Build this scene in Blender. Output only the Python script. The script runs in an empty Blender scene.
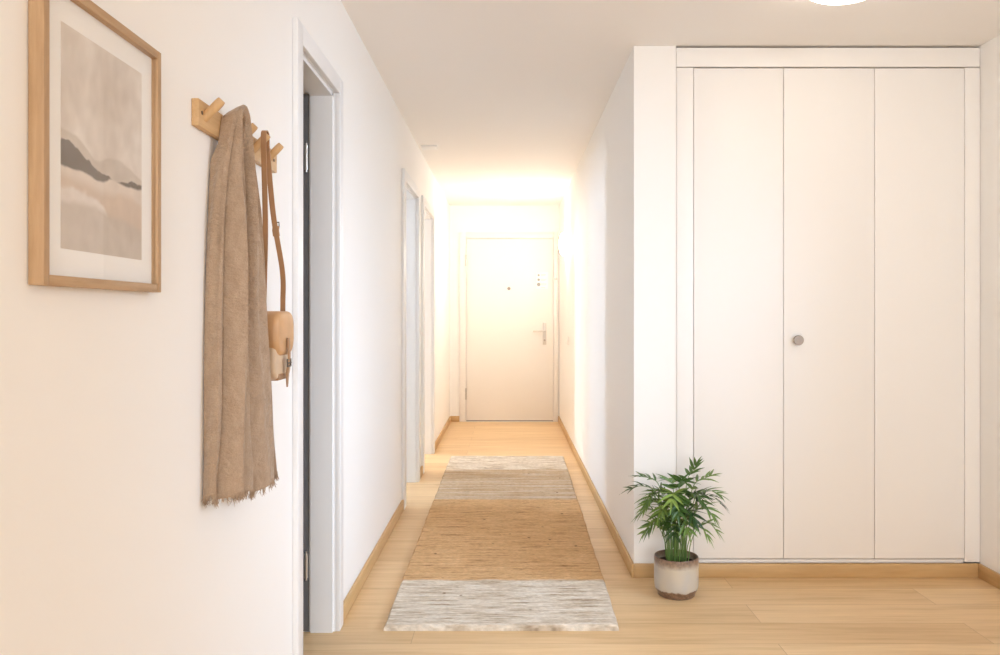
import bpy, bmesh, math, random
from mathutils import Vector, Matrix
random.seed(7)
S = bpy.context.scene
C = S.collection
PI = math.pi

# ------------------------------------------------------------------ camera, world, light, exposure
EYE, FOC = 1.184, 800.0
cd = bpy.data.cameras.new('camera'); cam = bpy.data.objects.new('camera', cd); C.objects.link(cam)
cam.location = (0, 0, EYE); cam.rotation_euler = (PI/2, 0, 0)
cd.sensor_width = 36; cd.lens = FOC*36/1000; cd.shift_x = -0.008; cd.shift_y = -0.0125
cd.clip_start = 0.05
S.camera = cam
S.view_settings.view_transform = 'Standard'; S.view_settings.look = 'None'
S.view_settings.gamma = 1; S.view_settings.use_curve_mapping = False
S.view_settings.exposure = 0.52
w = bpy.data.worlds.new('world'); S.world = w; w.use_nodes = True
w.node_tree.nodes['Background'].inputs[0].default_value = (0.72, 0.83, 1.0, 1)
w.node_tree.nodes['Background'].inputs[1].default_value = 1.0
try:
    S.cycles.diffuse_bounces = 8; S.cycles.max_bounces = 12; S.cycles.use_denoising = True
    S.cycles.sample_clamp_indirect = 10
except Exception: pass

def area(name, loc, rot, sx, sy, power, col):
    l = bpy.data.lights.new(name, 'AREA'); l.shape = 'RECTANGLE'; l.size = sx; l.size_y = sy
    l.energy = power; l.color = col
    o = bpy.data.objects.new(name, l); C.objects.link(o); o.location = loc; o.rotation_euler = rot
    return o
DAY = (0.58, 0.76, 1.0)
# daylight outside the hall window (right wall, beside the camera) and outside the side-room window
wd = area('window_daylight', (2.75, 1.75, 2.0), (0, math.radians(74), math.radians(-27)), 1.3, 1.2, 19, DAY)
wd.data.spread = math.radians(70)
area('rear_daylight', (0.7, -4.95, 1.7), (math.radians(85), 0, 0), 2.0, 1.3, 132, (0.92, 0.965, 1.0))
area('side_room_daylight', (-3.42, 5.58, 1.72), (0, math.radians(-84), 0), 0.9, 0.42, 62, (0.62, 0.78, 1.0))
area('far_room_daylight', (-3.42, 6.75, 1.72), (0, math.radians(-84), 0), 0.9, 0.5, 62, (0.90, 0.94, 1.0))
WARM = (1.0, 0.89, 0.76)
CEIL_LAMP, WALL_LAMP = 6.5, 77.0

# ------------------------------------------------------------------ materials
def mat(name, col, rough=0.6, metal=0.0, spec=0.5):
    m = bpy.data.materials.new(name); m.use_nodes = True
    b = m.node_tree.nodes['Principled BSDF']
    b.inputs['Base Color'].default_value = (*col, 1); b.inputs['Roughness'].default_value = rough
    b.inputs['Metallic'].default_value = metal; b.inputs['Specular IOR Level'].default_value = spec
    return m
def N(m, t, **kw):
    n = m.node_tree.nodes.new(t)
    for k, v in kw.items(): setattr(n, k, v)
    return n
def L(m, a, b): m.node_tree.links.new(a, b)
def BSDF(m): return m.node_tree.nodes['Principled BSDF']
def coords(m, scale=(1, 1, 1), loc=(0, 0, 0)):
    t = N(m, 'ShaderNodeTexCoord'); mp = N(m, 'ShaderNodeMapping')
    mp.inputs['Scale'].default_value = scale; mp.inputs['Location'].default_value = loc
    L(m, t.outputs['Object'], mp.inputs['Vector']); return mp.outputs['Vector']
def noise(m, vec, scale, detail=3, rough=0.5):
    n = N(m, 'ShaderNodeTexNoise'); n.inputs['Scale'].default_value = scale
    n.inputs['Detail'].default_value = detail; n.inputs['Roughness'].default_value = rough
    L(m, vec, n.inputs['Vector']); return n.outputs['Fac']
def ramp(m, fac, stops):
    r = N(m, 'ShaderNodeValToRGB'); e = r.color_ramp.elements
    while len(e) < len(stops): e.new(0.5)
    for i, (p, c) in enumerate(stops):
        e[i].position = p; e[i].color = (*c, 1) if len(c) == 3 else c
    L(m, fac, r.inputs['Fac']); return r.outputs['Color']
def mix(m, fac, a, b, mode='MIX'):
    x = N(m, 'ShaderNodeMix', data_type='RGBA', blend_type=mode)
    for sock, v in ((x.inputs['Factor'], fac), (x.inputs['A'], a), (x.inputs['B'], b)):
        if isinstance(v, (int, float)): sock.default_value = v
        elif isinstance(v, tuple): sock.default_value = (*v, 1) if len(v) == 3 else v
        else: L(m, v, sock)
    return x.outputs['Result']
def math_(m, op, a, b=0.0):
    x = N(m, 'ShaderNodeMath', operation=op)
    for i, v in enumerate((a, b)):
        if isinstance(v, (int, float)): x.inputs[i].default_value = v
        else: L(m, v, x.inputs[i])
    return x.outputs[0]
def bump(m, height, strength=0.2, dist=0.01):
    b = N(m, 'ShaderNodeBump'); b.inputs['Strength'].default_value = strength; b.inputs['Distance'].default_value = dist
    L(m, height, b.inputs['Height']); L(m, b.outputs['Normal'], BSDF(m).inputs['Normal'])

def paint(name, col, rough=0.7, bs=0.06, scale=160):
    m = mat(name, col, rough, spec=0.3); bump(m, noise(m, coords(m), scale, 2), bs, 0.002); return m
M = {}
M['wall'] = paint('wall_paint', (0.91, 0.895, 0.875))
M['ceiling'] = paint('ceiling_paint', (0.90, 0.875, 0.845), 0.85)
M['frame_white'] = paint('door_frame_paint', (0.815, 0.815, 0.82), 0.35, 0.02)
M['door_white'] = paint('entrance_door_paint', (0.86, 0.83, 0.79), 0.4, 0.02)
M['cabinet'] = paint('wardrobe_lacquer', (0.885, 0.865, 0.845), 0.42, 0.02)
M['inside'] = mat('wardrobe_inside', (0.62, 0.54, 0.47), 0.8)
M['plastic'] = mat('white_plastic', (0.85, 0.84, 0.82), 0.35)
M['steel'] = mat('brushed_steel', (0.62, 0.59, 0.55), 0.32, 0.9)
M['nickel'] = mat('satin_nickel', (0.36, 0.31, 0.275), 0.42, 0.6)
M['dark_metal'] = mat('dark_metal', (0.10, 0.075, 0.055), 0.5, 0.3)
M['grey_print'] = mat('grey_print', (0.33, 0.32, 0.31), 0.8)
M['paper'] = mat('paper', (0.93, 0.92, 0.905), 0.8)
M['gap_dark'] = mat('dark_gap_strip', (0.16, 0.16, 0.17), 0.7)
M['room_door'] = paint('inner_door_grey', (0.24, 0.24, 0.25), 0.5, 0.02)

def oak(name, axis, base, dark, scale=1.0, rough=0.45):
    m = mat(name, base, rough, spec=0.4)
    st = [18*scale]*3; st[axis] = 1.6*scale
    v = coords(m, tuple(st)); n1 = noise(m, v, 2.2, 6, 0.6)
    st2 = [140*scale]*3; st2[axis] = 5*scale
    n2 = noise(m, coords(m, tuple(st2)), 1.0, 2)
    c = ramp(m, n1, [(0.3, dark), (0.62, base)])
    c = mix(m, math_(m, 'MULTIPLY', n2, 0.35), c, tuple(x*0.72 for x in base), 'MIX')
    L(m, c, BSDF(m).inputs['Base Color']); bump(m, n2, 0.08, 0.001); return m
M['oak_skirting_x'] = oak('oak_skirting_across', 0, (0.64, 0.42, 0.20), (0.54, 0.335, 0.145))
M['oak_skirting_y'] = oak('oak_skirting_along', 1, (0.64, 0.42, 0.20), (0.54, 0.335, 0.145))
M['oak_frame_z'] = oak('oak_frame_upright', 2, (0.53, 0.35, 0.20), (0.40, 0.245, 0.125), 2)
M['oak_frame_y'] = oak('oak_frame_rail', 1, (0.53, 0.35, 0.20), (0.40, 0.245, 0.125), 2)
M['oak_rack'] = oak('oak_coat_rack', 1, (0.66, 0.43, 0.22), (0.54, 0.33, 0.15), 2)
M['oak_peg'] = oak('oak_peg', 2, (0.66, 0.43, 0.22), (0.55, 0.34, 0.16), 2)

def floor_mat():
    m = mat('oak_plank_floor', (0.6, 0.4, 0.2), 0.42, spec=0.45)
    v = coords(m, (1, 1, 1), (0.35, 0.045, 0))
    br = N(m, 'ShaderNodeTexBrick'); L(m, v, br.inputs['Vector'])
    br.offset = 0.37; br.offset_frequency = 2; br.squash = 1
    for k, x in (('Scale', 1.0), ('Mortar Size', 0.0012), ('Mortar Smooth', 0.3), ('Bias', 0.0), ('Brick Width', 2.1), ('Row Height', 0.195)):
        br.inputs[k].default_value = x
    br.inputs['Color1'].default_value = (0.71, 0.485, 0.255, 1); br.inputs['Color2'].default_value = (0.82, 0.60, 0.35, 1)
    br.inputs['Mortar'].default_value = (0.48, 0.30, 0.16, 1)
    # per-plank shift of the grain
    sh = N(m, 'ShaderNodeVectorMath', operation='MULTIPLY_ADD')
    L(m, br.outputs['Color'], sh.inputs[0]); sh.inputs[1].default_value = (37, 19, 5); L(m, v, sh.inputs[2])
    def st(s):
        mp = N(m, 'ShaderNodeMapping'); mp.inputs['Scale'].default_value = s; L(m, sh.outputs[0], mp.inputs['Vector']); return mp.outputs['Vector']
    n1 = noise(m, st((0.9, 11, 1)), 2.0, 6, 0.62); n2 = noise(m, st((3.5, 120, 1)), 1.0, 3, 0.6)
    tint = ramp(m, n1, [(0.28, (0.87, 0.84, 0.79)), (0.5, (1, 1, 1)), (0.75, (1.07, 1.07, 1.06))])
    c = mix(m, 1.0, br.outputs['Color'], tint, 'MULTIPLY')
    c = mix(m, 1.0, c, ramp(m, n2, [(0.3, (0.90, 0.88, 0.84)), (0.6, (1, 1, 1))]), 'MULTIPLY')
    # a few knots
    vo = N(m, 'ShaderNodeTexVoronoi'); vo.inputs['Scale'].default_value = 1.6; L(m, st((1, 2.6, 1)), vo.inputs['Vector'])
    kn = ramp(m, vo.outputs['Distance'], [(0.0, (0.62, 0.52, 0.42)), (0.055, (1, 1, 1))])
    c = mix(m, 1.0, c, kn, 'MULTIPLY')
    L(m, c, BSDF(m).inputs['Base Color'])
    L(m, ramp(m, n1, [(0.3, (0.5, 0.5, 0.5)), (0.8, (0.36, 0.36, 0.36))]), BSDF(m).inputs['Roughness'])
    bump(m, math_(m, 'ADD', math_(m, 'MULTIPLY', n2, 0.25), math_(m, 'MULTIPLY', br.outputs['Fac'], -1.0)), 0.12, 0.0015)
    return m
M['floor'] = floor_mat()

def emis(name, col, strength):
    m = bpy.data.materials.new(name); m.use_nodes = True
    b = BSDF(m); b.inputs['Base Color'].default_value = (0.9, 0.88, 0.85, 1); b.inputs['Roughness'].default_value = 0.3
    b.inputs['Emission Color'].default_value = (*col, 1); b.inputs['Emission Strength'].default_value = strength
    return m
M['lamp_glass'] = emis('ceiling_lamp_opal_glass', WARM, CEIL_LAMP)
M['sconce_glass'] = emis('wall_lamp_opal_glass', WARM, WALL_LAMP)

def glass_mat():
    m = bpy.data.materials.new('clear_glass'); m.use_nodes = True; nt = m.node_tree
    nt.nodes.remove(BSDF(m)); out = [n for n in nt.nodes if n.type == 'OUTPUT_MATERIAL'][0]
    t = N(m, 'ShaderNodeBsdfTransparent'); g = N(m, 'ShaderNodeBsdfGlossy'); g.inputs['Roughness'].default_value = 0.02
    f = N(m, 'ShaderNodeLayerWeight'); f.inputs['Blend'].default_value = 0.5; x = N(m, 'ShaderNodeMixShader')
    fr = math_(m, 'ADD', 0.02, math_(m, 'MULTIPLY', math_(m, 'POWER', f.outputs['Facing'], 5.0), 0.4))
    L(m, fr, x.inputs[0]); L(m, t.outputs[0], x.inputs[1]); L(m, g.outputs[0], x.inputs[2]); L(m, x.outputs[0], out.inputs['Surface'])
    return m
M['glass'] = glass_mat()

# ------------------------------------------------------------------ mesh helpers
def BM(): return bmesh.new()
def box(bm, x0, x1, y0, y1, z0, z1, bev=0.0, seg=2):
    m = Matrix.Translation(((x0+x1)/2, (y0+y1)/2, (z0+z1)/2)) @ Matrix.Diagonal((abs(x1-x0), abs(y1-y0), abs(z1-z0), 1))
    vs = bmesh.ops.create_cube(bm, size=1, matrix=m)['verts']
    if bev > 0:
        es = list({e for v in vs for e in v.link_edges})
        bmesh.ops.bevel(bm, geom=es, offset=bev, segments=seg, affect='EDGES', profile=0.5)
    return bm
def obj(name, bm, m, parent=None, smooth=True, loc=None):
    bmesh.ops.recalc_face_normals(bm, faces=bm.faces)
    me = bpy.data.meshes.new(name); bm.to_mesh(me); bm.free()
    if m: me.materials.append(m)
    if smooth:
        for p in me.polygons: p.use_smooth = True
        try: me.set_sharp_from_angle(angle=math.radians(38))
        except Exception: pass
    o = bpy.data.objects.new(name, me); C.objects.link(o)
    if parent:
        o.parent = parent
        pl = Vector((0, 0, 0)); q = parent
        while q: pl += q.location; q = q.parent
        o.location = -pl                                            # meshes are written in world coordinates
    return o
def tag(o, label, cat, group=None):
    o['label'] = label; o['category'] = cat
    if group: o['group'] = group
    return o
def thing(name, label, cat, loc):
    o = bpy.data.objects.new(name, None); C.objects.link(o); o.location = loc; o.empty_display_size = 0.05
    return tag(o, label, cat)
def struct(name, bm, m, parent=None, smooth=True):
    o = obj(name, bm, m, parent, smooth)
    if not parent: o['kind'] = 'structure'
    return o
def lathe(bm, prof, c, axis='Z', seg=48):
    """prof: list of (r, h); revolve about axis through c."""
    rings = []
    for r, h in prof:
        ring = []
        for i in range(seg):
            a = 2*PI*i/seg; u, v = r*math.cos(a), r*math.sin(a)
            p = {'Z': (u, v, h), 'Y': (u, h, v), 'X': (h, u, v)}[axis]
            ring.append(bm.verts.new((c[0]+p[0], c[1]+p[1], c[2]+p[2])))
        rings.append(ring)
    for a, b in zip(rings, rings[1:]):
        for i in range(seg):
            j = (i+1) % seg; bm.faces.new((a[i], a[j], b[j], b[i]))
    for ring, (r, h) in ((rings[0], prof[0]), (rings[-1], prof[-1])):
        if r > 1e-5: bm.faces.new(ring)
    bmesh.ops.remove_doubles(bm, verts=bm.verts, dist=1e-6)
    return bm
def tube(bm, pts, rad, seg=10, cap=True):
    pts = [Vector(p) for p in pts]; n = len(pts)
    rr = rad if isinstance(rad, (list, tuple)) else [rad]*n
    rings = []; ref = None
    for i, p in enumerate(pts):
        t = (pts[min(i+1, n-1)] - pts[max(i-1, 0)]).normalized()
        if ref is None: ref = t.orthogonal().normalized()
        ref = (ref - t*ref.dot(t)).normalized(); b = t.cross(ref)
        rings.append([bm.verts.new(p + (ref*math.cos(2*PI*k/seg) + b*math.sin(2*PI*k/seg))*rr[i]) for k in range(seg)])
    for a, b in zip(rings, rings[1:]):
        for k in range(seg):
            j = (k+1) % seg; bm.faces.new((a[k], a[j], b[j], b[k]))
    if cap: bm.faces.new(rings[0]); bm.faces.new(rings[-1])
    return bm
def ribbon(bm, pts, wdir, width, thick):
    """a flat strap along pts, its width along wdir"""
    pts = [Vector(p) for p in pts]; wd = Vector(wdir).normalized(); n = len(pts); rings = []
    for i, p in enumerate(pts):
        t = (pts[min(i+1, n-1)] - pts[max(i-1, 0)]).normalized(); q = (wd - t*wd.dot(t)).normalized(); nn = t.cross(q)
        w_ = width[i]/2 if isinstance(width, (list, tuple)) else width/2; h = thick/2
        rings.append([bm.verts.new(p + q*a*w_ + nn*b*h) for a, b in ((-1, -.5), (-.9, -1), (.9, -1), (1, -.5), (1, .5), (.9, 1), (-.9, 1), (-1, .5))])
    for a, b in zip(rings, rings[1:]):
        for k in range(8):
            j = (k+1) % 8; bm.faces.new((a[k], a[j], b[j], b[k]))
    bm.faces.new(rings[0]); bm.faces.new(rings[-1]); return bm
def spline(pts, n):
    pts = [Vector(p) for p in pts]; P = [2*pts[0]-pts[1]] + pts + [2*pts[-1]-pts[-2]]; out = []
    for s in range(n+1):
        f = s/n*(len(pts)-1); i = min(int(f), len(pts)-2); t = f-i
        a, b, c, d = P[i], P[i+1], P[i+2], P[i+3]
        out.append(0.5*((2*b) + (c-a)*t + (2*a-5*b+4*c-d)*t*t + (3*b-a-3*c+d)*t**3))
    return out
def rounded_poly(w_, h_, rt, rb, seg=8):
    """closed outline in (u, v), centred in u, v from 0 to h_, top corner radius rt, bottom rb"""
    out = []
    for cx, cy, r, a0 in ((w_/2-rb, rb, rb, -90), (w_/2-rt, h_-rt, rt, 0), (-w_/2+rt, h_-rt, rt, 90), (-w_/2+rb, rb, rb, 180)):
        for k in range(seg+1):
            a = math.radians(a0 + 90*k/seg); out.append((cx + r*math.cos(a), cy + r*math.sin(a)))
    return out
def puffed(bm, outline, x0, x1, cy, z0, edge=0.012, seg=5, bulge=0.0):
    """extrude an outline (y, z) from x0 to x1 with rounded edges and a slightly bulged face"""
    n = len(outline); cu = sum(p[0] for p in outline)/n; cv = sum(p[1] for p in outline)/n
    rings = []
    ks = [(a, 'b') for a in range(seg+1)] + [(a, 'f') for a in range(seg, -1, -1)]
    for a, side in ks:
        th = PI/2*a/seg; ins = edge*(1-math.sin(th)); dep = edge*(1-math.cos(th))
        x = x0 + dep if side == 'b' else x1 - dep
        ring = []
        for u, v in outline:
            du, dv = u-cu, v-cv; l = math.hypot(du, dv); f = max(0.05, (l-ins)/l)
            ring.append(bm.verts.new((x, cy + cu + du*f, z0 + cv + dv*f)))
        rings.append(ring)
    for a, b in zip(rings, rings[1:]):
        for i in range(n):
            j = (i+1) % n; bm.faces.new((a[i], a[j], b[j], b[i]))
    last = rings[-1]
    for f_, dx in ((0.75, bulge*0.5), (0.4, bulge*0.9)):
        ring = []
        for v in last:
            ring.append(bm.verts.new((x1+dx, cy+cu+(v.co.y-cy-cu)*f_, z0+cv+(v.co.z-z0-cv)*f_)))
        for i in range(n):
            j = (i+1) % n; bm.faces.new((last[i], last[j], ring[j], ring[i]))
        last = ring if f_ > 0.5 else ring
    bm.faces.new(last); bm.faces.new(rings[0])
    return bm

# ------------------------------------------------------------------ the setting
H, XL, XR, XH, YC, YF, YB = 2.4, -0.6463, 0.5695, 2.133, 3.616, 8.889, -4.4
TW = 0.11                                                            # thickness of the left wall
DOORS = [(2.394, 2.458, 2.992, 3.056), (4.86, 4.95, 5.667, 5.735), (5.957, 6.03, 6.82, 6.885)]   # casing, clear, clear, casing
ZT, ZC = 2.013, 2.076
struct('floor', box(BM(), -3.3, 2.4, YB-0.1, YF+0.1, -0.08, 0), M['floor'])
struct('ceiling', box(BM(), -3.3, 2.4, YB-0.1, YF+0.1, H, H+0.1), M['ceiling'])
bm = BM(); y = YB
for y0, a, b, y1 in DOORS:
    box(bm, XL-TW, XL, y, a-0.012, 0, H); box(bm, XL-TW, XL, a-0.012, b+0.012, ZT+0.012, H); y = b+0.012
box(bm, XL-TW, XL, y, YF, 0, H)
struct('wall_left', bm, M['wall'], smooth=False)
struct('wall_end', box(BM(), XL-TW, XR+0.19, YF, YF+0.1, 0, H), M['wall'], smooth=False)
struct('wall_corridor', box(BM(), XR, 0.7593, YC, YF, 0, H), M['wall'], smooth=False)
struct('wall_recess', box(BM(), 0.7593, XH, YC+0.64, YC+0.74, 0, H), M['wall'], smooth=False)
bm = BM(); W0, W1, WZ0, WZ1 = 1.25, 2.5, 0.95, 2.2                   # hall window in the right wall, beside the camera
box(bm, XH, XH+0.15, YB, W0, 0, H); box(bm, XH, XH+0.15, W1, YC+0.74, 0, H)
box(bm, XH, XH+0.15, W0, W1, 0, WZ0); box(bm, XH, XH+0.15, W0, W1, WZ1, H)
struct('wall_right', bm, M['wall'], smooth=False)
bm = BM(); RX0, RX1, RZ0, RZ1 = -0.1, 1.9, 0.9, 2.2                 # window behind the camera
box(bm, XL-TW, RX0, YB-0.1, YB, 0, H); box(bm, RX1, XH+0.15, YB-0.1, YB, 0, H)
box(bm, RX0, RX1, YB-0.1, YB, 0, RZ0); box(bm, RX0, RX1, YB-0.1, YB, RZ1, H)
struct('wall_back', bm, M['wall'], smooth=False)
def window(n, horizontal, a0, a1, z0, z1, p0, p1):
    def bx(bm, a, b, c, d, e=0.0):
        return box(bm, a, b, p0+e, p1-e, c, d) if horizontal else box(bm, p0+e, p1-e, a, b, c, d)
    f = BM(); t = 0.05; mid = (a0+a1)/2
    bx(f, a0, a0+t, z0, z1); bx(f, a1-t, a1, z0, z1); bx(f, a0+t, a1-t, z0, z0+t); bx(f, a0+t, a1-t, z1-t, z1); bx(f, mid-0.04, mid+0.04, z0+t, z1-t)
    o = struct('window_%d' % n, f, M['frame_white'], smooth=False)
    for c, d in ((a0+t, mid-0.04), (mid+0.04, a1-t)):
        struct('pane', bx(BM(), c, d, z0+t, z1-t, (p1-p0)/2-0.002), M['glass'], o, smooth=False)
window(1, False, W0, W1, WZ0, WZ1, XH+0.05, XH+0.11)
window(2, True, RX0, RX1, RZ0, RZ1, YB-0.08, YB-0.02)
# rooms behind the left wall
bm = BM()
box(bm, -3.3, XL-TW, 0.9, 1.0, 0, H); box(bm, -3.3, XL-TW, 4.2, 4.3, 0, H); box(bm, -3.3, XL-TW, 5.85, 5.9, 0, H); box(bm, -3.3, XL-TW, 8.5, 8.6, 0, H)
box(bm, -3.3, -3.2, 1.0, 4.2, 0, H); 
SW = [(5.33, 5.83), (6.45, 7.05)]; y = 4.3                           # one window in each of the two bright rooms
for a, b in SW:
    box(bm, -3.3, -3.2, y, a, 0, H); box(bm, -3.3, -3.2, a, b, 0, 1.15); box(bm, -3.3, -3.2, a, b, 2.25, H); y = b
box(bm, -3.3, -3.2, y, 8.5, 0, H)
struct('wall_rooms', bm, M['wall'], smooth=False)

for n, (a, b) in enumerate(SW, 3): window(n, False, a, b, 1.15, 2.25, -3.28, -3.22)

# steel door frames in the left wall
for n, (y0, a, b, y1) in enumerate(DOORS, 1):
    bm = BM(); p = 0.018; bv = 0.003
    def stepped(side, e, lo, hi):
        """one upright: casing front, reveal, inner step; side -1 near, +1 far"""
        if side < 0:
            box(bm, XL, XL+p, lo, e, 0, ZC, bv); box(bm, XL-0.03, XL, e-0.012, e, 0, ZT+0.012)
            box(bm, XL-TW-0.012, XL-0.008, e-0.012, e+0.012, 0, ZT)
            box(bm, XL-TW-0.014, XL-TW, lo, e, 0, ZC, bv)
        else:
            box(bm, XL, XL+p, e, hi, 0, ZC, bv); box(bm, XL-0.03, XL, e, e+0.012, 0, ZT+0.012)
            box(bm, XL-TW+0.02, XL-0.008, e-0.012, e+0.012, 0, ZT)
            box(bm, XL-TW-0.012, XL-TW+0.02, e-0.002, e+0.012, 0, ZT)
            box(bm, XL-TW-0.014, XL-TW, e, hi, 0, ZC, bv)
    stepped(-1, a, y0, None); stepped(1, b, None, y1)
    box(bm, XL, XL+p, a-0.001, b+0.001, ZT, ZC, bv); box(bm, XL-0.03, XL, a, b, ZT, ZT+0.012)
    box(bm, XL-TW+0.02, XL-0.008, a, b, ZT-0.012, ZT+0.012); box(bm, XL-TW-0.012, XL-TW+0.02, a, b, ZT, ZT+0.012)
    box(bm, XL-TW-0.014, XL-TW, a, b, ZT, ZC, bv)
    o = struct('door_%d' % n, bm, M['frame_white'])
    if n == 1:                                                       # its leaf stands open into the dark room
        bm = BM(); box(bm, XL-TW-0.03-0.56, XL-TW-0.03, b-0.034, b+0.006, 0.006, ZT-0.004, 0.002)
        lf = struct('door_leaf', bm, M['room_door'], o)
        struct('door_gap_strip', box(BM(), XL-TW-0.011, XL-TW+0.013, b-0.007, b-0.002, 0.004, ZT-0.004), M['gap_dark'], o)  # dark strip added in the rebate, stands in for the gap's shade
        for hz in (1.77, 0.25):
            hx_, hy_ = XL-TW+0.005, b-0.014
            bm = BM(); tube(bm, [(hx_, hy_, hz-0.045), (hx_, hy_, hz+0.045)], 0.007, 12)
            tube(bm, [(hx_, hy_, hz-0.054), (hx_, hy_, hz+0.054)], 0.004, 12)
            struct('hinge', bm, M['steel'], lf)

# entrance door in the end wall
FX0, FX1, LX0, LX1, LZ, FZ = -0.538, 0.556, -0.462, 0.500, 2.03, 2.10
bm = BM()
box(bm, FX0, LX0-0.004, YF-0.025, YF, 0, FZ, 0.003); box(bm, LX1+0.004, FX1, YF-0.025, YF, 0, FZ, 0.003); box(bm, LX0-0.004, LX1+0.004, YF-0.025, YF, LZ+0.004, FZ, 0.003)
box(bm, LX0-0.004, LX1+0.004, YF-0.03, YF, 0.0, 0.006)
ed = struct('door_4', bm, M['door_white'])
leaf = struct('door_leaf', box(BM(), LX0, LX1, YF-0.022, YF, 0.016, LZ, 0.003), M['door_white'], ed)
struct('door_gap_strip', box(BM(), LX0, LX1, YF-0.020, YF-0.004, 0.004, 0.016), M['gap_dark'], leaf)
hx, yy = 0.405, YF-0.022
bm = BM(); box(bm, hx-0.02, hx+0.02, yy-0.009, yy, 0.855, 1.10, 0.004); hp = struct('handle_plate', bm, M['steel'], leaf)
bm = BM(); tube(bm, spline([(hx, yy-0.005, 1.004), (hx, yy-0.045, 1.004), (hx-0.012, yy-0.056, 1.004), (hx-0.04, yy-0.058, 1.004), (hx-0.128, yy-0.056, 1.004)], 24), 0.0095, 12)
struct('door_lever', bm, M['steel'], hp)
bm = BM(); lathe(bm, [(0.010, 0), (0.010, -0.012), (0.0001, -0.012)], (hx, yy-0.006, 0.905), 'Y', 20); box(bm, hx-0.0015, hx+0.0015, yy-0.0195, yy-0.017, 0.897, 0.913)
struct('lock_cylinder', bm, M['nickel'], hp)
bm = BM(); lathe(bm, [(0.018, 0), (0.018, -0.004), (0.010, -0.008), (0.0001, -0.005)], (0.01, yy, 1.478), 'Y', 20); box(bm, -0.012, 0.034, yy-0.006, yy, 1.47, 1.474)
struct('peephole', bm, M['nickel'], leaf)
bm = BM(); lathe(bm, [(0.016, 0), (0.016, -0.012), (0.0001, -0.014)], (0.529, YF-0.025, 1.585), 'Y', 20); struct('upper_lock', bm, M['steel'], ed)
for hz in (1.79, 0.31):
    bm = BM(); tube(bm, [(LX0-0.004, YF-0.03, hz-0.06), (LX0-0.004, YF-0.03, hz+0.06)], 0.009, 12); tube(bm, [(LX0-0.004, YF-0.03, hz-0.066), (LX0-0.004, YF-0.03, hz+0.066)], 0.005, 12)
    struct('hinge', bm, M['steel'], ed)

# skirting boards (each run its own piece)
BH, BT = 0.063, 0.014
def base(n, *b): struct('baseboard_'+n, box(BM(), *b, 0, BH, 0.003), M['oak_skirting_y' if abs(b[3]-b[2]) > abs(b[1]-b[0]) else 'oak_skirting_x'])
base('left_front', XL, XL+BT, YB, DOORS[0][0]); base('left_middle', XL, XL+BT, DOORS[0][3], DOORS[1][0]); base('left_between', XL, XL+BT, DOORS[1][3], DOORS[2][0])
base('left_far', XL, XL+BT, DOORS[2][3], YF); base('end', XL+BT, FX0, YF-BT, YF)
base('corridor', XR-BT, XR, YC-BT, YF); base('recess', XR, XH-BT, YC-BT, YC); base('right', XH-BT, XH, YB, YC)

# ------------------------------------------------------------------ fitted wardrobe
t = thing('fitted_wardrobe', 'tall white built-in wardrobe with three flat doors and one round knob', 'wardrobe', (1.446, YC, 0))
WX0, WX1, DZ0, DZ1 = 0.7593, XH, 0.084, 2.298; g = 0.0013; yf = YC-0.004
D = [0.838, 1.2445, 1.655, 2.061]
bm = BM(); box(bm, WX0+0.003, WX1-0.003, YC+0.022, YC+0.6, 0.07, 2.39); obj('carcass', bm, M['inside'], t, False)
obj('top_panel', box(BM(), WX0+g, WX1-0.002, yf, YC+0.02, DZ1+0.007, 2.391, 0.0015), M['cabinet'], t)
obj('filler_panel', box(BM(), WX0+g, D[0]-g, yf, YC+0.02, DZ0-0.016, DZ1+0.003, 0.0015), M['cabinet'], t)
obj('filler_panel', box(BM(), D[3]+g, WX1-0.002, yf, YC+0.02, DZ0-0.016, DZ1+0.003, 0.0015), M['cabinet'], t)
obj('bottom_rail', box(BM(), D[0], D[3], yf+0.008, YC+0.02, BH, DZ0-0.006, 0.001), M['cabinet'], t)
for i in range(3):
    d = obj('door', box(BM(), D[i]+g, D[i+1]-g, yf, YC+0.019, DZ0, DZ1, 0.0018), M['cabinet'], t)
    if i == 1:
        bm = BM(); lathe(bm, [(0.011, 0), (0.010, -0.012), (0.012, -0.016), (0.0215, -0.020), (0.0225, -0.023), (0.0225, -0.029), (0.021, -0.031), (0.0001, -0.0315)], (1.303, yf, 1.071), 'Y', 40)
        k = obj('knob', bm, M['nickel'], d); k['label'] = 'round brushed metal knob'

# ------------------------------------------------------------------ lamps and small fittings
LXc, LYc = 1.217, 2.868
t = thing('ceiling_lamp', 'round glowing white lamp on the ceiling in front of the wardrobe', 'lamp', (LXc, LYc, H))
bm = BM(); lathe(bm, [(0.10, H), (0.10, H-0.018), (0.092, H-0.02), (0.0001, H-0.02)], (LXc, LYc, 0), 'Z', 48); obj('base_plate', bm, M['plastic'], t)
bm = BM(); lathe(bm, [(0.145, H-0.02)] + [(0.15*math.cos(a*PI/2/10), H-0.028-0.05*math.sin(a*PI/2/10)) for a in range(10)] + [(0.0001, H-0.078)], (LXc, LYc, 0), 'Z', 48); obj('lamp_shade', bm, M['lamp_glass'], t)
SY, SZ = 7.72, 1.865
t = thing('wall_lamp', 'glowing white glass wall lamp on right corridor wall near the entrance door', 'lamp', (XR, SY, SZ))
bm = BM(); box(bm, XR-0.018, XR, SY-0.05, SY+0.05, SZ-0.05, SZ+0.05, 0.005); obj('wall_bracket', bm, M['plastic'], t)
bm = BM(); lathe(bm, [(0.11, 0.0)] + [(0.11*math.cos(a*PI/20), -0.012-0.045*math.sin(a*PI/20)) for a in range(10)] + [(0.0001, -0.057)], (XR-0.018, SY, SZ), 'X', 48); obj('lamp_shade', bm, M['sconce_glass'], t)
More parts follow.
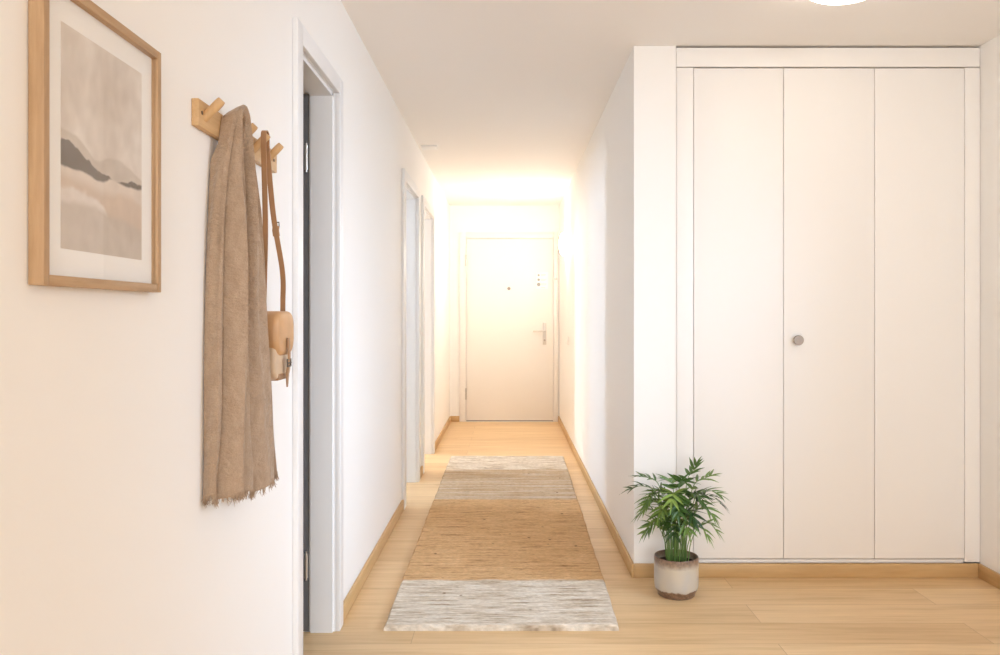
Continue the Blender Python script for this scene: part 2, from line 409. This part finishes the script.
t = thing('light_switch', 'small white light switch on right corridor wall beside entrance door', 'light switch', (XR, 7.53, 0.95))
bm = BM(); box(bm, XR-0.009, XR, 7.49, 7.57, 0.90, 0.985, 0.003); obj('switch_plate', bm, M['plastic'], t)
bm = BM(); box(bm, XR-0.014, XR-0.009, 7.502, 7.558, 0.912, 0.973, 0.002); obj('rocker', bm, M['plastic'], t)
t = thing('ceiling_cover', 'small flat white cover on corridor ceiling beside the left wall', 'ceiling cover', (-0.565, 5.82, H))
bm = BM(); box(bm, -0.625, -0.51, 5.72, 5.84, H-0.012, H, 0.004); obj('cover_plate', bm, M['plastic'], t)
t = thing('notice', 'small white notice with three grey symbols stuck to entrance door', 'notice', (0.40, YF-0.022, 1.6))
bm = BM(); box(bm, 0.312, 0.445, YF-0.0235, YF-0.022, 1.475, 1.66); obj('sheet', bm, M['paper'], t, False)
for z_, w_ in ((1.625, 0.011), (1.575, 0.013), (1.522, 0.018)):
    bm = BM(); lathe(bm, [(w_*1.1, 0), (w_*1.1, -0.0008), (0.0001, -0.0008)], (0.340, YF-0.0235, z_), 'Y', 16); obj('symbol', bm, M['grey_print'], t, False)
for z_ in (1.632, 1.62, 1.58, 1.568, 1.53, 1.518, 1.488):
    bm = BM(); box(bm, 0.366, 0.366+random.uniform(0.045, 0.07), YF-0.0241, YF-0.0235, z_-0.0012, z_+0.0012); obj('text_line', bm, M['grey_print'], t, False)

# ------------------------------------------------------------------ framed picture
PX0, PX1, PY0, PY1, PZ0, PZ1, FW = XL+0.001, XL+0.0225, 1.075, 1.440, 1.2245, 1.655, 0.0145
t = thing('framed_picture', 'oak framed muted landscape watercolour hanging on the left wall', 'picture', (XL, 1.2575, 1.22))
for a, b in ((PY0, PY0+FW), (PY1-FW, PY1)): obj('frame_side', box(BM(), PX0, PX1, a, b, PZ0, PZ1, 0.0012), M['oak_frame_z'], t)
for a, b in ((PZ0, PZ0+FW), (PZ1-FW, PZ1)): obj('frame_rail', box(BM(), PX0, PX1, PY0+FW, PY1-FW, a, b, 0.0012), M['oak_frame_y'], t)
obj('mat_board', box(BM(), PX0+0.004, PX0+0.010, PY0+FW, PY1-FW, PZ0+FW, PZ1-FW), M['paper'], t, False)
AY0, AY1, AZ0, AZ1 = 1.136, 1.386, 1.279, 1.602
def art_mat():
    m = mat('watercolour_landscape', (0.6, 0.5, 0.4), 0.85)
    tc = N(m, 'ShaderNodeTexCoord'); sp = N(m, 'ShaderNodeSeparateXYZ'); L(m, tc.outputs['Generated'], sp.inputs[0])
    u, v = sp.outputs['Y'], sp.outputs['Z']                          # 0..1 across, 0..1 up
    nz = N(m, 'ShaderNodeTexNoise'); nz.inputs['Scale'].default_value = 9; nz.inputs['Detail'].default_value = 6; L(m, tc.outputs['Generated'], nz.inputs['Vector'])
    nb = nz.outputs['Fac']
    nz2 = N(m, 'ShaderNodeTexNoise'); nz2.inputs['Scale'].default_value = 2.2; nz2.inputs['Detail'].default_value = 3; L(m, tc.outputs['Generated'], nz2.inputs['Vector'])
    def curve(pts):
        """height v of a brushed edge as a function of u, plus ragged noise"""
        fc = N(m, 'ShaderNodeFloatCurve'); c = fc.mapping.curves[0]
        c.points[0].location = pts[0]; c.points[1].location = pts[-1]
        for p in pts[1:-1]: c.points.new(*p)
        fc.mapping.update(); L(m, u, fc.inputs['Value']); return fc.outputs[0]
    def below(pts, soft, rag=0.04):
        hgt = math_(m, 'ADD', curve(pts), math_(m, 'MULTIPLY', math_(m, 'SUBTRACT', nb, 0.5), rag))
        d = math_(m, 'DIVIDE', math_(m, 'SUBTRACT', hgt, v), soft)
        x = N(m, 'ShaderNodeClamp'); L(m, d, x.inputs[0]); return x.outputs[0]
    sky = ramp(m, nz2.outputs['Fac'], [(0.35, (0.68, 0.615, 0.555)), (0.52, (0.75, 0.69, 0.635)), (0.66, (0.81, 0.765, 0.72))])
    c = sky
    c = mix(m, math_(m, 'MULTIPLY', below([(0, .54), (.2, .515), (.4, .45), (.57, .49), (.8, .47), (1, .43)], 0.012), 0.75), c, (0.60, 0.535, 0.47))
    c = mix(m, math_(m, 'MULTIPLY', below([(0, .485), (.14, .475), (.3, .43), (.52, .385), (.6, .382), (.8, .395), (1, .402)], 0.008, 0.075), 0.95), c, (0.21, 0.18, 0.155))
    c = mix(m, below([(0, .375), (.25, .37), (.5, .358), (.58, .384), (.75, .372), (1, .382)], 0.012, 0.03), c, (0.76, 0.68, 0.61))
    c = mix(m, math_(m, 'MULTIPLY', below([(0, .35), (.3, .335), (.5, .32), (.75, .335), (1, .31)], 0.04, 0.06), 0.75), c, (0.64, 0.52, 0.42))
    c = mix(m, below([(0, .285), (.3, .28), (.48, .24), (.6, .15), (1, .10)], 0.02, 0.07), c, (0.77, 0.71, 0.66))
    c = mix(m, math_(m, 'MULTIPLY', below([(0, .225), (.3, .235), (.55, .215), (.8, .20), (1, .17)], 0.03, 0.07), 0.9), c, (0.60, 0.535, 0.47))
    c = mix(m, 1.0, c, ramp(m, nb, [(0.3, (0.93, 0.92, 0.91)), (0.7, (1.05, 1.05, 1.05))]), 'MULTIPLY')
    L(m, c, BSDF(m).inputs['Base Color']); return m
obj('art_print', box(BM(), PX0+0.009, PX0+0.0105, AY0, AY1, AZ0, AZ1), art_mat(), t, False)
obj('glass_pane', box(BM(), PX0+0.015, PX0+0.0165, PY0+FW, PY1-FW, PZ0+FW, PZ1-FW), M['glass'], t, False)

# ------------------------------------------------------------------ coat rack
t = thing('coat_rack', 'oak wall coat rack with five slanted pegs beside the framed picture', 'coat rack', (XL, 1.906, 1.6))
RX = XL+0.0155
obj('board', box(BM(), XL, RX, 1.632, 2.185, 1.571, 1.627, 0.002), M['oak_rack'], t)
PEGS = [1.668, 1.785, 1.888, 1.988, 2.106]; PB, PT = (RX-0.004, 1.592), (XL+0.050, 1.632)
for py in PEGS:
    bm = BM(); pts = [(PB[0]+(PT[0]-PB[0])*k/12, py, PB[1]+(PT[1]-PB[1])*k/12) for k in range(13)]
    tube(bm, pts, [0.0098]*11+[0.0094, 0.0082], 20); obj('peg', bm, M['oak_peg'], t)
for py in (1.649, 2.155):
    bm = BM(); lathe(bm, [(0.0042, 0), (0.0042, 0.001), (0.0001, 0.0016)], (RX, py, 1.601), 'X', 16); obj('screw', bm, M['dark_metal'], t)

# ------------------------------------------------------------------ scarf
def linen():
    m = mat('linen_cloth', (0.42, 0.29, 0.19), 0.9, spec=0.1)
    n1 = noise(m, coords(m, (30, 30, 14)), 2, 4); n2 = noise(m, coords(m, (420, 420, 420)), 1, 2); n3 = noise(m, coords(m, (7, 7, 10)), 3, 4, 0.55)
    c = ramp(m, n1, [(0.3, (0.385, 0.275, 0.19)), (0.7, (0.445, 0.33, 0.235))])
    c = mix(m, 1.0, c, ramp(m, n2, [(0.3, (0.86, 0.85, 0.84)), (0.7, (1.06, 1.06, 1.06))]), 'MULTIPLY')
    L(m, c, BSDF(m).inputs['Base Color'])
    BSDF(m).inputs['Sheen Weight'].default_value = 0.25; BSDF(m).inputs['Sheen Roughness'].default_value = 0.5
    bump(m, math_(m, 'ADD', math_(m, 'MULTIPLY', n2, 0.06), n3), 0.75, 0.02); return m
M['linen'] = linen()
sc_py = PEGS[1]
def scarf_station(s):
    """s<0: near tail (distance down), s>0: far tail; returns centre (y,z), normal angle, half widths"""
    d = abs(s); R = 0.026; arc = R*PI/2; topz = 1.605
    if d < arc:
        th = PI/2 - (d/arc)*PI/2; sg = 1 if s > 0 else -1
        return sc_py + sg*R*math.cos(th), topz + R*math.sin(th)*0.97, sg*(PI/2-th), 0.0102, 0.026
    e = d-arc; z = topz-e
    if s < 0:
        a = 0.0102 + 0.041*(1-math.exp(-e/0.15)); y = sc_py - 0.026 - 0.024*(1-math.exp(-e/0.18))
        return y + 0.004*math.sin(e*6), z, -PI/2, a, 0.026 + 0.016*min(1, e/0.3)
    a = 0.0102 + 0.127*e + 0.02*max(0, e-0.45); y = sc_py + 0.0158 + a + 0.006*min(1, e/0.2)
    return y, z, PI/2, a, 0.026 + 0.005*min(1, e/0.3)
def fold(s, ang, u):
    d = abs(s); k = min(1, d/0.22); ph = 0 if s < 0 else 2.1
    f = 0.0125*math.sin(u*3.6 + ph + 1.1*math.sin(d*3.1+ph)) + 0.0075*math.sin(u*6.5 + 2*ph + 1.8*math.sin(d*4.3)) + 0.0016*math.sin(d*17 + u*4 + 2*math.sin(d*7))
    return f*k + 0.002*math.sin(ang*9)*(1-k)
bm = BM(); NS, MS = 190, 96; LA, LB = 0.846, 0.870; rings = []; ends = []
for i in range(NS+1):
    s = -LA + (LA+LB)*i/NS
    cy_, cz_, na, a, b = scarf_station(s)
    ny, nz_ = math.sin(na), math.cos(na)
    ring = []
    for k in range(MS):
        th = 2*PI*k/MS; cs, sn = math.cos(th), math.sin(th)
        uu = math.copysign(abs(cs)**0.7, cs); vv = math.copysign(abs(sn)**0.8, sn)
        ff = fold(s, th, uu*(1.6 if s > 0 else 1.2))
        edge = 1 + 0.05*math.sin(abs(s)*11 + k*0.4)*min(1, abs(s)/0.2)
        wedge = (0.30 + 0.70*(1-uu)/2) if s < 0 else (0.30 + 0.70*min(1, (uu+1)/0.6))
        k_ = min(1, abs(s)/0.15); wedge = 1 + (wedge-1)*k_
        x = XL + 0.036 + (vv*b*wedge if vv > 0 else vv*b) + ff*(0.9 if vv > 0 else 0.3)
        u_ = uu*a*edge
        z_ = cz_ + nz_*u_
        z_ += (x-XL-0.034)*0.65*max(0, 1-abs(s)/0.11)                # lies along the slanted peg
        if i in (0, NS): z_ += 0.008*math.sin(uu*6+1)
        if s < 0: x -= 0.024*k_*math.exp(-((uu-0.60)/0.13)**2)      # crease before the back layer
        lim = XL + 0.0025 + 0.0145*max(0, min(1, (z_-1.52)/0.04))       # in front of the rack's board
        ring.append(bm.verts.new((max(lim, x), cy_ + ny*u_, z_)))
    rings.append(ring)
for a, b in zip(rings, rings[1:]):
    for k in range(MS):
        j = (k+1) % MS; bm.faces.new((a[k], a[j], b[j], b[k]))
ends = [[v.co.copy() for v in rings[0]], [v.co.copy() for v in rings[-1]]]
for ring in (rings[0], rings[-1]):
    inner = [bm.verts.new((XL+0.036+(v.co.x-XL-0.036)*0.75, v.co.y, v.co.z+0.03)) for v in ring]
    for k in range(MS):
        j = (k+1) % MS; bm.faces.new((ring[k], ring[j], inner[j], inner[k]))
    bm.faces.new(inner)
sc = obj('scarf', bm, M['linen']); tag(sc, 'beige linen scarf with frayed ends hanging over a coat rack peg', 'scarf')
for ring in ends:
    bm = BM(); n = len(ring)
    for q in range(360):
        f = random.random()*n; k = int(f); p = ring[k].lerp(ring[(k+1) % n], f-k); ln = random.uniform(0.006, 0.020)
        dx, dy = random.uniform(-.006, .006), random.uniform(-.009, .009)
        pts = [p+Vector((0, 0, 0.004)), p+Vector((dx*.3, dy*.3, -ln*.5)), p+Vector((dx, dy, -ln))]
        for q_ in pts: q_.x = max(q_.x, XL+0.003)
        tube(bm, pts, [0.0009, 0.0007, 0.0003], 5)
    fr = obj('fringe', bm, M['linen'], sc); fr['kind'] = 'stuff'

# ------------------------------------------------------------------ shoulder bag
def leather(name, col, rough=0.42):
    m = mat(name, col, rough, spec=0.45); n = noise(m, coords(m), 260, 3); n2 = noise(m, coords(m), 16, 3)
    L(m, mix(m, 1.0, ramp(m, n2, [(0.3, tuple(c*0.88 for c in col)), (0.7, tuple(min(1, c*1.08) for c in col))]), (1, 1, 1), 'MULTIPLY'), BSDF(m).inputs['Base Color'])
    bump(m, n, 0.08, 0.001); return m
M['tan'] = leather('tan_leather', (0.58, 0.33, 0.155)); M['pale_leather'] = leather('pale_leather', (0.62, 0.46, 0.31)); M['brown_strap'] = leather('brown_leather_strap', (0.36, 0.195, 0.09))
BY, BX0, BX1, BZ0, BZ1 = 2.066, XL+0.006, XL+0.072, 1.020, 1.190
t = thing('shoulder_bag', 'small tan leather shoulder bag hanging by its strap from the coat rack', 'bag', (XL+0.04, BY, BZ0))
body = obj('body', puffed(BM(), rounded_poly(0.146, BZ1-BZ0, 0.03, 0.028), BX0, BX1-0.005, BY, BZ0, 0.010, 5, 0.002), M['pale_leather'], t)
bm = BM(); box(bm, BX0+0.003, BX1-0.0035, BY-0.05, BY+0.05, BZ0-0.002, BZ0+0.016, 0.004, 3); obj('bottom_trim', bm, M['brown_strap'], body)
fl = obj('flap', puffed(BM(), rounded_poly(0.158, 0.115, 0.038, 0.045), BX0-0.002, BX1+0.003, BY, BZ1-0.111, 0.014, 6, 0.003), M['tan'], t)
bm = BM(); cl = [(BX1+0.0085, BY-0.004, 1.125), (BX1+0.0095, BY-0.004, 1.10), (BX1+0.010, BY-0.003, 1.075), (BX1+0.006, BY, 1.045), (BX1+0.004, BY+0.002, 1.02), (BX1+0.003, BY+0.004, 0.998)]
pp = spline(cl, 24); ribbon(bm, pp, (0, 1, 0), [0.02]*18+[0.019, 0.018, 0.017, 0.015, 0.012, 0.008, 0.004], 0.003); ct = obj('closing_strap', bm, M['brown_strap'], t)
bm = BM(); by0, by1, bz0_, bz1_ = BY-0.016, BY+0.014, 1.052, 1.070; bxx = BX1+0.009
tube(bm, [(bxx, by0, bz0_), (bxx, by1, bz0_), (bxx, by1, bz1_), (bxx, by0, bz1_), (bxx, by0, bz0_)], 0.0022, 8); tube(bm, [(bxx+0.002, by0, 1.061), (bxx+0.002, by1, 1.061)], 0.0016, 8); obj('buckle', bm, M['dark_metal'], ct)
px_ = XL+0.043; ptop = PB[1]+(PT[1]-PB[1])*((px_-PB[0])/(PT[0]-PB[0]))+0.0165; py = PEGS[3]; r_ = 0.0135
arc = [(px_, py-r_*math.cos(a*PI/8), ptop-r_+r_*math.sin(a*PI/8)) for a in range(9)]
near = spline([(px_-0.004, BY-0.081, BZ1-0.06), (px_-0.004, BY-0.081, BZ1-0.02), (px_-0.004, BY-0.076, BZ1+0.04), (px_, BY-0.077, 1.40), (px_, py-r_, ptop-r_-0.02)], 40)
far = spline([(px_, py+r_, ptop-r_-0.02), (px_+0.004, py+0.055, 1.44), (px_+0.006, BY+0.052, 1.30), (px_, BY+0.078, BZ1+0.03), (px_-0.002, BY+0.081, BZ1-0.02), (px_-0.004, BY+0.081, BZ1-0.06)], 40)
bm = BM(); ribbon(bm, near+[Vector(p) for p in arc]+far, (1, 0, 0), 0.0135, 0.003); st = obj('shoulder_strap', bm, M['brown_strap'], t)
q = far[10]; bm = BM()
ribbon(bm, [q+Vector((0.001, -0.0, 0.012)), q, q+Vector((0.001, 0.004, -0.014))], (1, 0, 0), 0.017, 0.008); bk = obj('strap_keeper', bm, M['brown_strap'], st)
bm = BM(); a_ = q+Vector((0.001, 0, 0.016))
tube(bm, [a_+Vector((-.0075, 0, .005)), a_+Vector((.0075, 0, .005)), a_+Vector((.0075, 0.002, -.006)), a_+Vector((-.0075, 0.002, -.006)), a_+Vector((-.0075, 0, .005))], 0.0018, 8); obj('buckle', bm, M['dark_metal'], st)
# rivets where the strap meets the bag
for sgn in (-1, 1):
    bm = BM(); lathe(bm, [(0.004, 0), (0.004, sgn*0.002), (0.0001, sgn*0.003)], (px_-0.004, BY+sgn*0.0825, BZ1-0.045), 'Y', 14); obj('rivet', bm, M['dark_metal'], st)

# ------------------------------------------------------------------ runner rug
def rug_mat():
    m = mat('woven_rug', (0.6, 0.5, 0.4), 0.95, spec=0.05)
    tc = N(m, 'ShaderNodeTexCoord'); sp = N(m, 'ShaderNodeSeparateXYZ'); L(m, tc.outputs['Object'], sp.inputs[0])
    def st(s):
        mp = N(m, 'ShaderNodeMapping'); mp.inputs['Scale'].default_value = s; L(m, tc.outputs['Object'], mp.inputs['Vector']); return mp.outputs['Vector']
    wob = math_(m, 'MULTIPLY', math_(m, 'SUBTRACT', noise(m, st((7, 14, 1)), 1, 3), 0.5), 0.05)
    y_ = math_(m, 'ADD', sp.outputs['Y'], wob)
    n1 = noise(m, st((5, 55, 1)), 1, 4, 0.65); n2 = noise(m, st((40, 170, 40)), 1, 3, 0.6); n3 = noise(m, st((2.2, 24, 1)), 1, 4, 0.6)
    white = ramp(m, n1, [(0.30, (0.33, 0.245, 0.17)), (0.41, (0.60, 0.495, 0.375)), (0.54, (0.80, 0.72, 0.615)), (0.7, (0.84, 0.79, 0.71))])
    jute = ramp(m, n1, [(0.28, (0.33, 0.175, 0.075)), (0.44, (0.67, 0.42, 0.215)), (0.66, (0.77, 0.52, 0.29))])
    mixd = ramp(m, n3, [(0.32, (0.52, 0.36, 0.215)), (0.5, (0.62, 0.475, 0.325)), (0.68, (0.70, 0.59, 0.465))])
    def step(e, s=0.012):
        x = N(m, 'ShaderNodeMapRange'); x.inputs['From Min'].default_value = e-s; x.inputs['From Max'].default_value = e+s; L(m, y_, x.inputs['Value']); return x.outputs[0]
    c = mix(m, step(3.507), white, jute); c = mix(m, step(5.042), c, mixd); c = mix(m, step(6.018), c, white)
    vo = N(m, 'ShaderNodeTexVoronoi'); vo.inputs['Scale'].default_value = 1; L(m, st((9, 13, 1)), vo.inputs['Vector'])
    c = mix(m, ramp(m, vo.outputs['Distance'], [(0.03, (1, 1, 1)), (0.09, (0, 0, 0))]), c, (0.20, 0.11, 0.05))
    c = mix(m, 1.0, c, ramp(m, n2, [(0.3, (0.80, 0.79, 0.77)), (0.65, (1.06, 1.06, 1.06))]), 'MULTIPLY')
    L(m, c, BSDF(m).inputs['Base Color']); bump(m, n2, 0.8, 0.008); return m
bm = BM(); RY0, RY1 = 2.997, 6.60; NX, NY = 110, 900
def rug_x(f, y):
    k = (y-RY0)/(RY1-RY0); l = -0.466-0.010*k + 0.0015*math.sin(y*5)+0.0012*math.sin(y*31); r = 0.418+0.043*k + 0.0015*math.sin(y*5.5+1)+0.0012*math.sin(y*27)
    return l + (r-l)*f
rows = []
rn = [random.uniform(-1, 1) for _ in range(400)]
for j in range(NY+1):
    y = RY0 + (RY1-RY0)*j/NY; row = []
    for i in range(NX+1):
        f = i/NX; x = rug_x(f, y)
        yy_ = y + 0.004*math.sin(x*11+1.7) + 0.003*math.sin(x*29)
        q = yy_/0.016; r = int(q); ph = (r % 2)*PI
        h = abs(math.sin(q*PI))**0.6*0.0048*(1+0.25*rn[r % 400]) + 0.0012*rn[(r*7 + int(x*55+ph)*13) % 400]*(abs(math.sin(x*55*PI+ph/2)))
        e = min(f, 1-f)*0.9; e2 = min(y-RY0, RY1-y); ed_ = min(e, e2)
        z = 0.0185 + h
        if ed_ < 0.008: z = 0.009 + (z-0.009)*math.sqrt(max(0, 1-(1-ed_/0.008)**2))
        cr = 0.02
        row.append(bm.verts.new((x, y, z)))
    rows.append(row)
for a, b in zip(rows, rows[1:]):
    for i in range(NX): bm.faces.new((a[i], a[i+1], b[i+1], b[i]))
bot = {}
edge_loop = rows[0] + [r[-1] for r in rows[1:]] + rows[-1][-2::-1] + [r[0] for r in rows[-2:0:-1]]
low = [bm.verts.new((v.co.x, v.co.y, 0.0)) for v in edge_loop]; n = len(low)
for k in range(n):
    j = (k+1) % n; bm.faces.new((edge_loop[k], edge_loop[j], low[j], low[k]))
bm.faces.new(low)
tag(obj('runner_rug', bm, rug_mat()), 'long woven runner rug with cream and tan bands on corridor floor', 'rug')

# ------------------------------------------------------------------ potted palm
PXc, PYc = 0.713, 3.392
t = thing('potted_palm', 'small green palm in a glazed ceramic pot on the floor by wardrobe', 'plant', (PXc, PYc, 0))
def pot_mat():
    m = mat('reactive_glaze_stoneware', (0.6, 0.55, 0.48), 0.28, spec=0.5)
    tc = N(m, 'ShaderNodeTexCoord'); sp = N(m, 'ShaderNodeSeparateXYZ'); L(m, tc.outputs['Object'], sp.inputs[0])
    n1 = noise(m, coords(m, (1, 1, 1)), 28, 4, 0.6); n2 = noise(m, coords(m), 90, 3); n3 = noise(m, coords(m, (1, 1, .4)), 9, 2)
    z = math_(m, 'ADD', sp.outputs['Z'], math_(m, 'MULTIPLY', math_(m, 'SUBTRACT', n1, 0.5), 0.028))
    glaze = ramp(m, n3, [(0.35, (0.50, 0.48, 0.46)), (0.6, (0.60, 0.53, 0.42))])
    mr = N(m, 'ShaderNodeMapRange'); mr.inputs['From Max'].default_value = 0.17; L(m, z, mr.inputs['Value'])
    k = ramp(m, mr.outputs[0], [(0.0, (1, 1, 1)), (0.17, (1, 1, 1)), (0.20, (0, 0, 0)), (0.74, (0, 0, 0)), (0.86, (0.75, 0.75, 0.75)), (0.96, (1, 1, 1))])
    c = mix(m, k, glaze, ramp(m, n2, [(0.35, (0.145, 0.085, 0.055)), (0.65, (0.27, 0.165, 0.105))]))
    L(m, c, BSDF(m).inputs['Base Color']); bump(m, n2, 0.06, 0.002); return m
bm = BM()
prof = [(0.074, 0.0), (0.0775, 0.003), (0.0785, 0.012), (0.082, 0.0195), (0.088, 0.029), (0.0915, 0.042), (0.0925, 0.06), (0.0928, 0.145), (0.0925, 0.158), (0.0915, 0.1635), (0.0895, 0.1655), (0.0870, 0.1640), (0.0858, 0.158), (0.0850, 0.09), (0.0001, 0.088)]
lathe(bm, prof, (PXc, PYc, 0), 'Z', 64); obj('pot', bm, pot_mat(), t)
msoil = mat('potting_soil', (0.035, 0.022, 0.014), 0.95); bump(msoil, noise(msoil, coords(msoil), 120, 4), 0.8, 0.01)
bm = BM(); lathe(bm, [(0.0852, 0.136), (0.06, 0.141), (0.03, 0.143), (0.0001, 0.144)], (PXc, PYc, 0), 'Z', 40)
for v in bm.verts: v.co.z += random.uniform(-.002, .003) if (v.co.xy-Vector((PXc, PYc))).length < 0.08 else 0
obj('soil', bm, msoil, t)
def leaf_mat():
    m = mat('palm_leaf', (0.06, 0.16, 0.03), 0.42, spec=0.4)
    oi = N(m, 'ShaderNodeObjectInfo')
    c = ramp(m, oi.outputs['Random'], [(0.0, (0.022, 0.06, 0.012)), (0.4, (0.075, 0.155, 0.026)), (1.0, (0.23, 0.34, 0.07))])
    c = mix(m, 1.0, c, ramp(m, noise(m, coords(m), 30, 2), [(0.3, (0.85, 0.85, 0.85)), (0.7, (1.1, 1.1, 1.1))]), 'MULTIPLY')
    L(m, c, BSDF(m).inputs['Base Color']); BSDF(m).inputs['Transmission Weight'].default_value = 0.0
    try: BSDF(m).inputs['Subsurface Weight'].default_value = 0.0
    except Exception: pass
    return m
M['leaf'] = leaf_mat(); M['stem'] = mat('palm_stem', (0.14, 0.25, 0.06), 0.5)
def leaflet(bm, p, d, up, ln, wd, droop):
    d = d.normalized(); side = d.cross(up).normalized(); nrm = side.cross(d).normalized(); ns = 6; prev = None
    for k in range(ns+1):
        f = k/ns; c = p + d*ln*f - Vector((0, 0, 1))*droop*ln*f*f
        ww = wd*(math.sin(PI*min(1, 0.12+0.88*f)**0.75))*0.5 if k < ns else 0.0003
        ww = max(ww, 0.0004)
        a = [bm.verts.new(c - side*ww + nrm*ww*0.35), bm.verts.new(c), bm.verts.new(c + side*ww + nrm*ww*0.35)]
        if prev: bm.faces.new((prev[0], prev[1], a[1], a[0])); bm.faces.new((prev[1], prev[2], a[2], a[1]))
        prev = a
def frond(az, reach, top, stem_frac, npair, ll, base_r, tipdrop=0.0):
    """az: heading in degrees (0 = +X, 90 = away); reach: horizontal distance of the tip; top: height of the arch"""
    a = math.radians(az); h = Vector((math.cos(a), math.sin(a), 0))
    b = Vector((PXc, PYc, 0.14)) + Vector((math.cos(a+random.uniform(-.6, .6)), math.sin(a+random.uniform(-.6, .6)), 0))*base_r*1.25
    p1 = b + h*reach*0.10 + Vector((0, 0, (top-0.14)*0.50)); p2 = b + h*reach*0.40 + Vector((0, 0, (top-0.14)*0.92)); p3 = b + h*reach*0.74 + Vector((0, 0, (top-0.14)*1.0)); p4 = b + h*reach + Vector((0, 0, (top-0.14)-tipdrop))
    pts = spline([b, p1, p2, p3, p4], 40)
    bm = BM(); tube(bm, pts, [0.0023-0.0016*k/40 for k in range(41)], 6)
    st_ = obj('stem', bm, M['stem'], t)
    bm = BM(); n0 = int(40*stem_frac)
    npair = max(5, npair-1)
    for q in range(npair):
        f = q/(npair-1); i = min(39, n0 + int((39-n0)*f)); p = pts[i]; tg = (pts[min(40, i+1)]-pts[max(0, i-1)]).normalized()
        sd = tg.cross(Vector((0, 0, 1)));
        if sd.length < 0.05: sd = h.cross(Vector((0, 0, 1)))
        sd.normalize(); up = sd.cross(tg).normalized()
        ln = ll*(0.62 + 0.5*math.sin(PI*(0.18+0.72*f)))*random.uniform(.9, 1.08)
        for sg in (-1, 1):
            sw = 0.40 + 0.85*f
            leaflet(bm, p, sd*sg + tg*sw + up*random.uniform(.0, .48), up, ln*1.05, 0.0150, random.uniform(0.0, 0.30))
    leaflet(bm, pts[-1], (pts[-1]-pts[-3]), Vector((0, 0, 1)), ll*0.9, 0.0105, 0.15)
    for v in bm.verts:                                               # keep the foliage off the wardrobe front
        if v.co.y > YC-0.03: v.co.y = YC-0.03 - (v.co.y-YC+0.03)*0.2
    obj('frond', bm, M['leaf'], st_)
for a in [  # az, reach, top, stem_frac, pairs, leaflet, base radius, tip drop
    (178, .165, .46, .50, 6, .064, .02, .012), (160, .12, .485, .48, 6, .070, .02, -.005), (30, .085, .51, .52, 5, .062, .02, -.03), (-70, .05, .49, .50, 6, .072, .015, .0), (12, .13, .485, .48, 6, .068, .02, -.012),
    (-4, .165, .415, .50, 6, .058, .025, .035), (-25, .14, .455, .48, 6, .070, .025, .01), (-55, .11, .44, .45, 6, .072, .03, .02), (-110, .10, .45, .45, 6, .072, .03, .02), (-150, .11, .43, .45, 6, .066, .03, .02),
    (105, .08, .465, .50, 6, .068, .02, .0), (200, .11, .40, .45, 6, .066, .03, .025), (-95, .11, .41, .42, 6, .070, .03, .03), (-40, .12, .39, .42, 6, .070, .03, .03), (-140, .10, .37, .42, 6, .066, .03, .03),
    (170, .11, .35, .45, 6, .062, .03, .02), (8, .115, .36, .45, 6, .066, .03, .025), (-75, .09, .34, .42, 6, .064, .03, .03), (-15, .115, .315, .45, 6, .060, .035, .03), (195, .10, .30, .45, 5, .056, .035, .03),
    (-115, .08, .32, .42, 6, .062, .035, .03), (80, .07, .40, .48, 6, .064, .02, .01), (130, .08, .42, .48, 6, .064, .02, .01), (-60, .09, .37, .42, 6, .066, .03, .03), (-125, .09, .395, .42, 6, .066, .03, .02),
    (35, .10, .41, .45, 6, .064, .02, .01), (-30, .09, .30, .42, 5, .060, .03, .03), (150, .09, .38, .45, 6, .062, .02, .01), (-85, .06, .44, .42, 6, .070, .02, .01), (-160, .09, .32, .42, 6, .060, .03, .03),
    (185, .08, .44, .45, 6, .066, .02, .01), (-10, .09, .43, .45, 6, .066, .02, .01), (-50, .06, .36, .40, 6, .066, .02, .02), (-130, .06, .34, .40, 6, .064, .02, .02), (-90, .05, .385, .40, 6, .066, .02, .01)]:
    frond(*a)
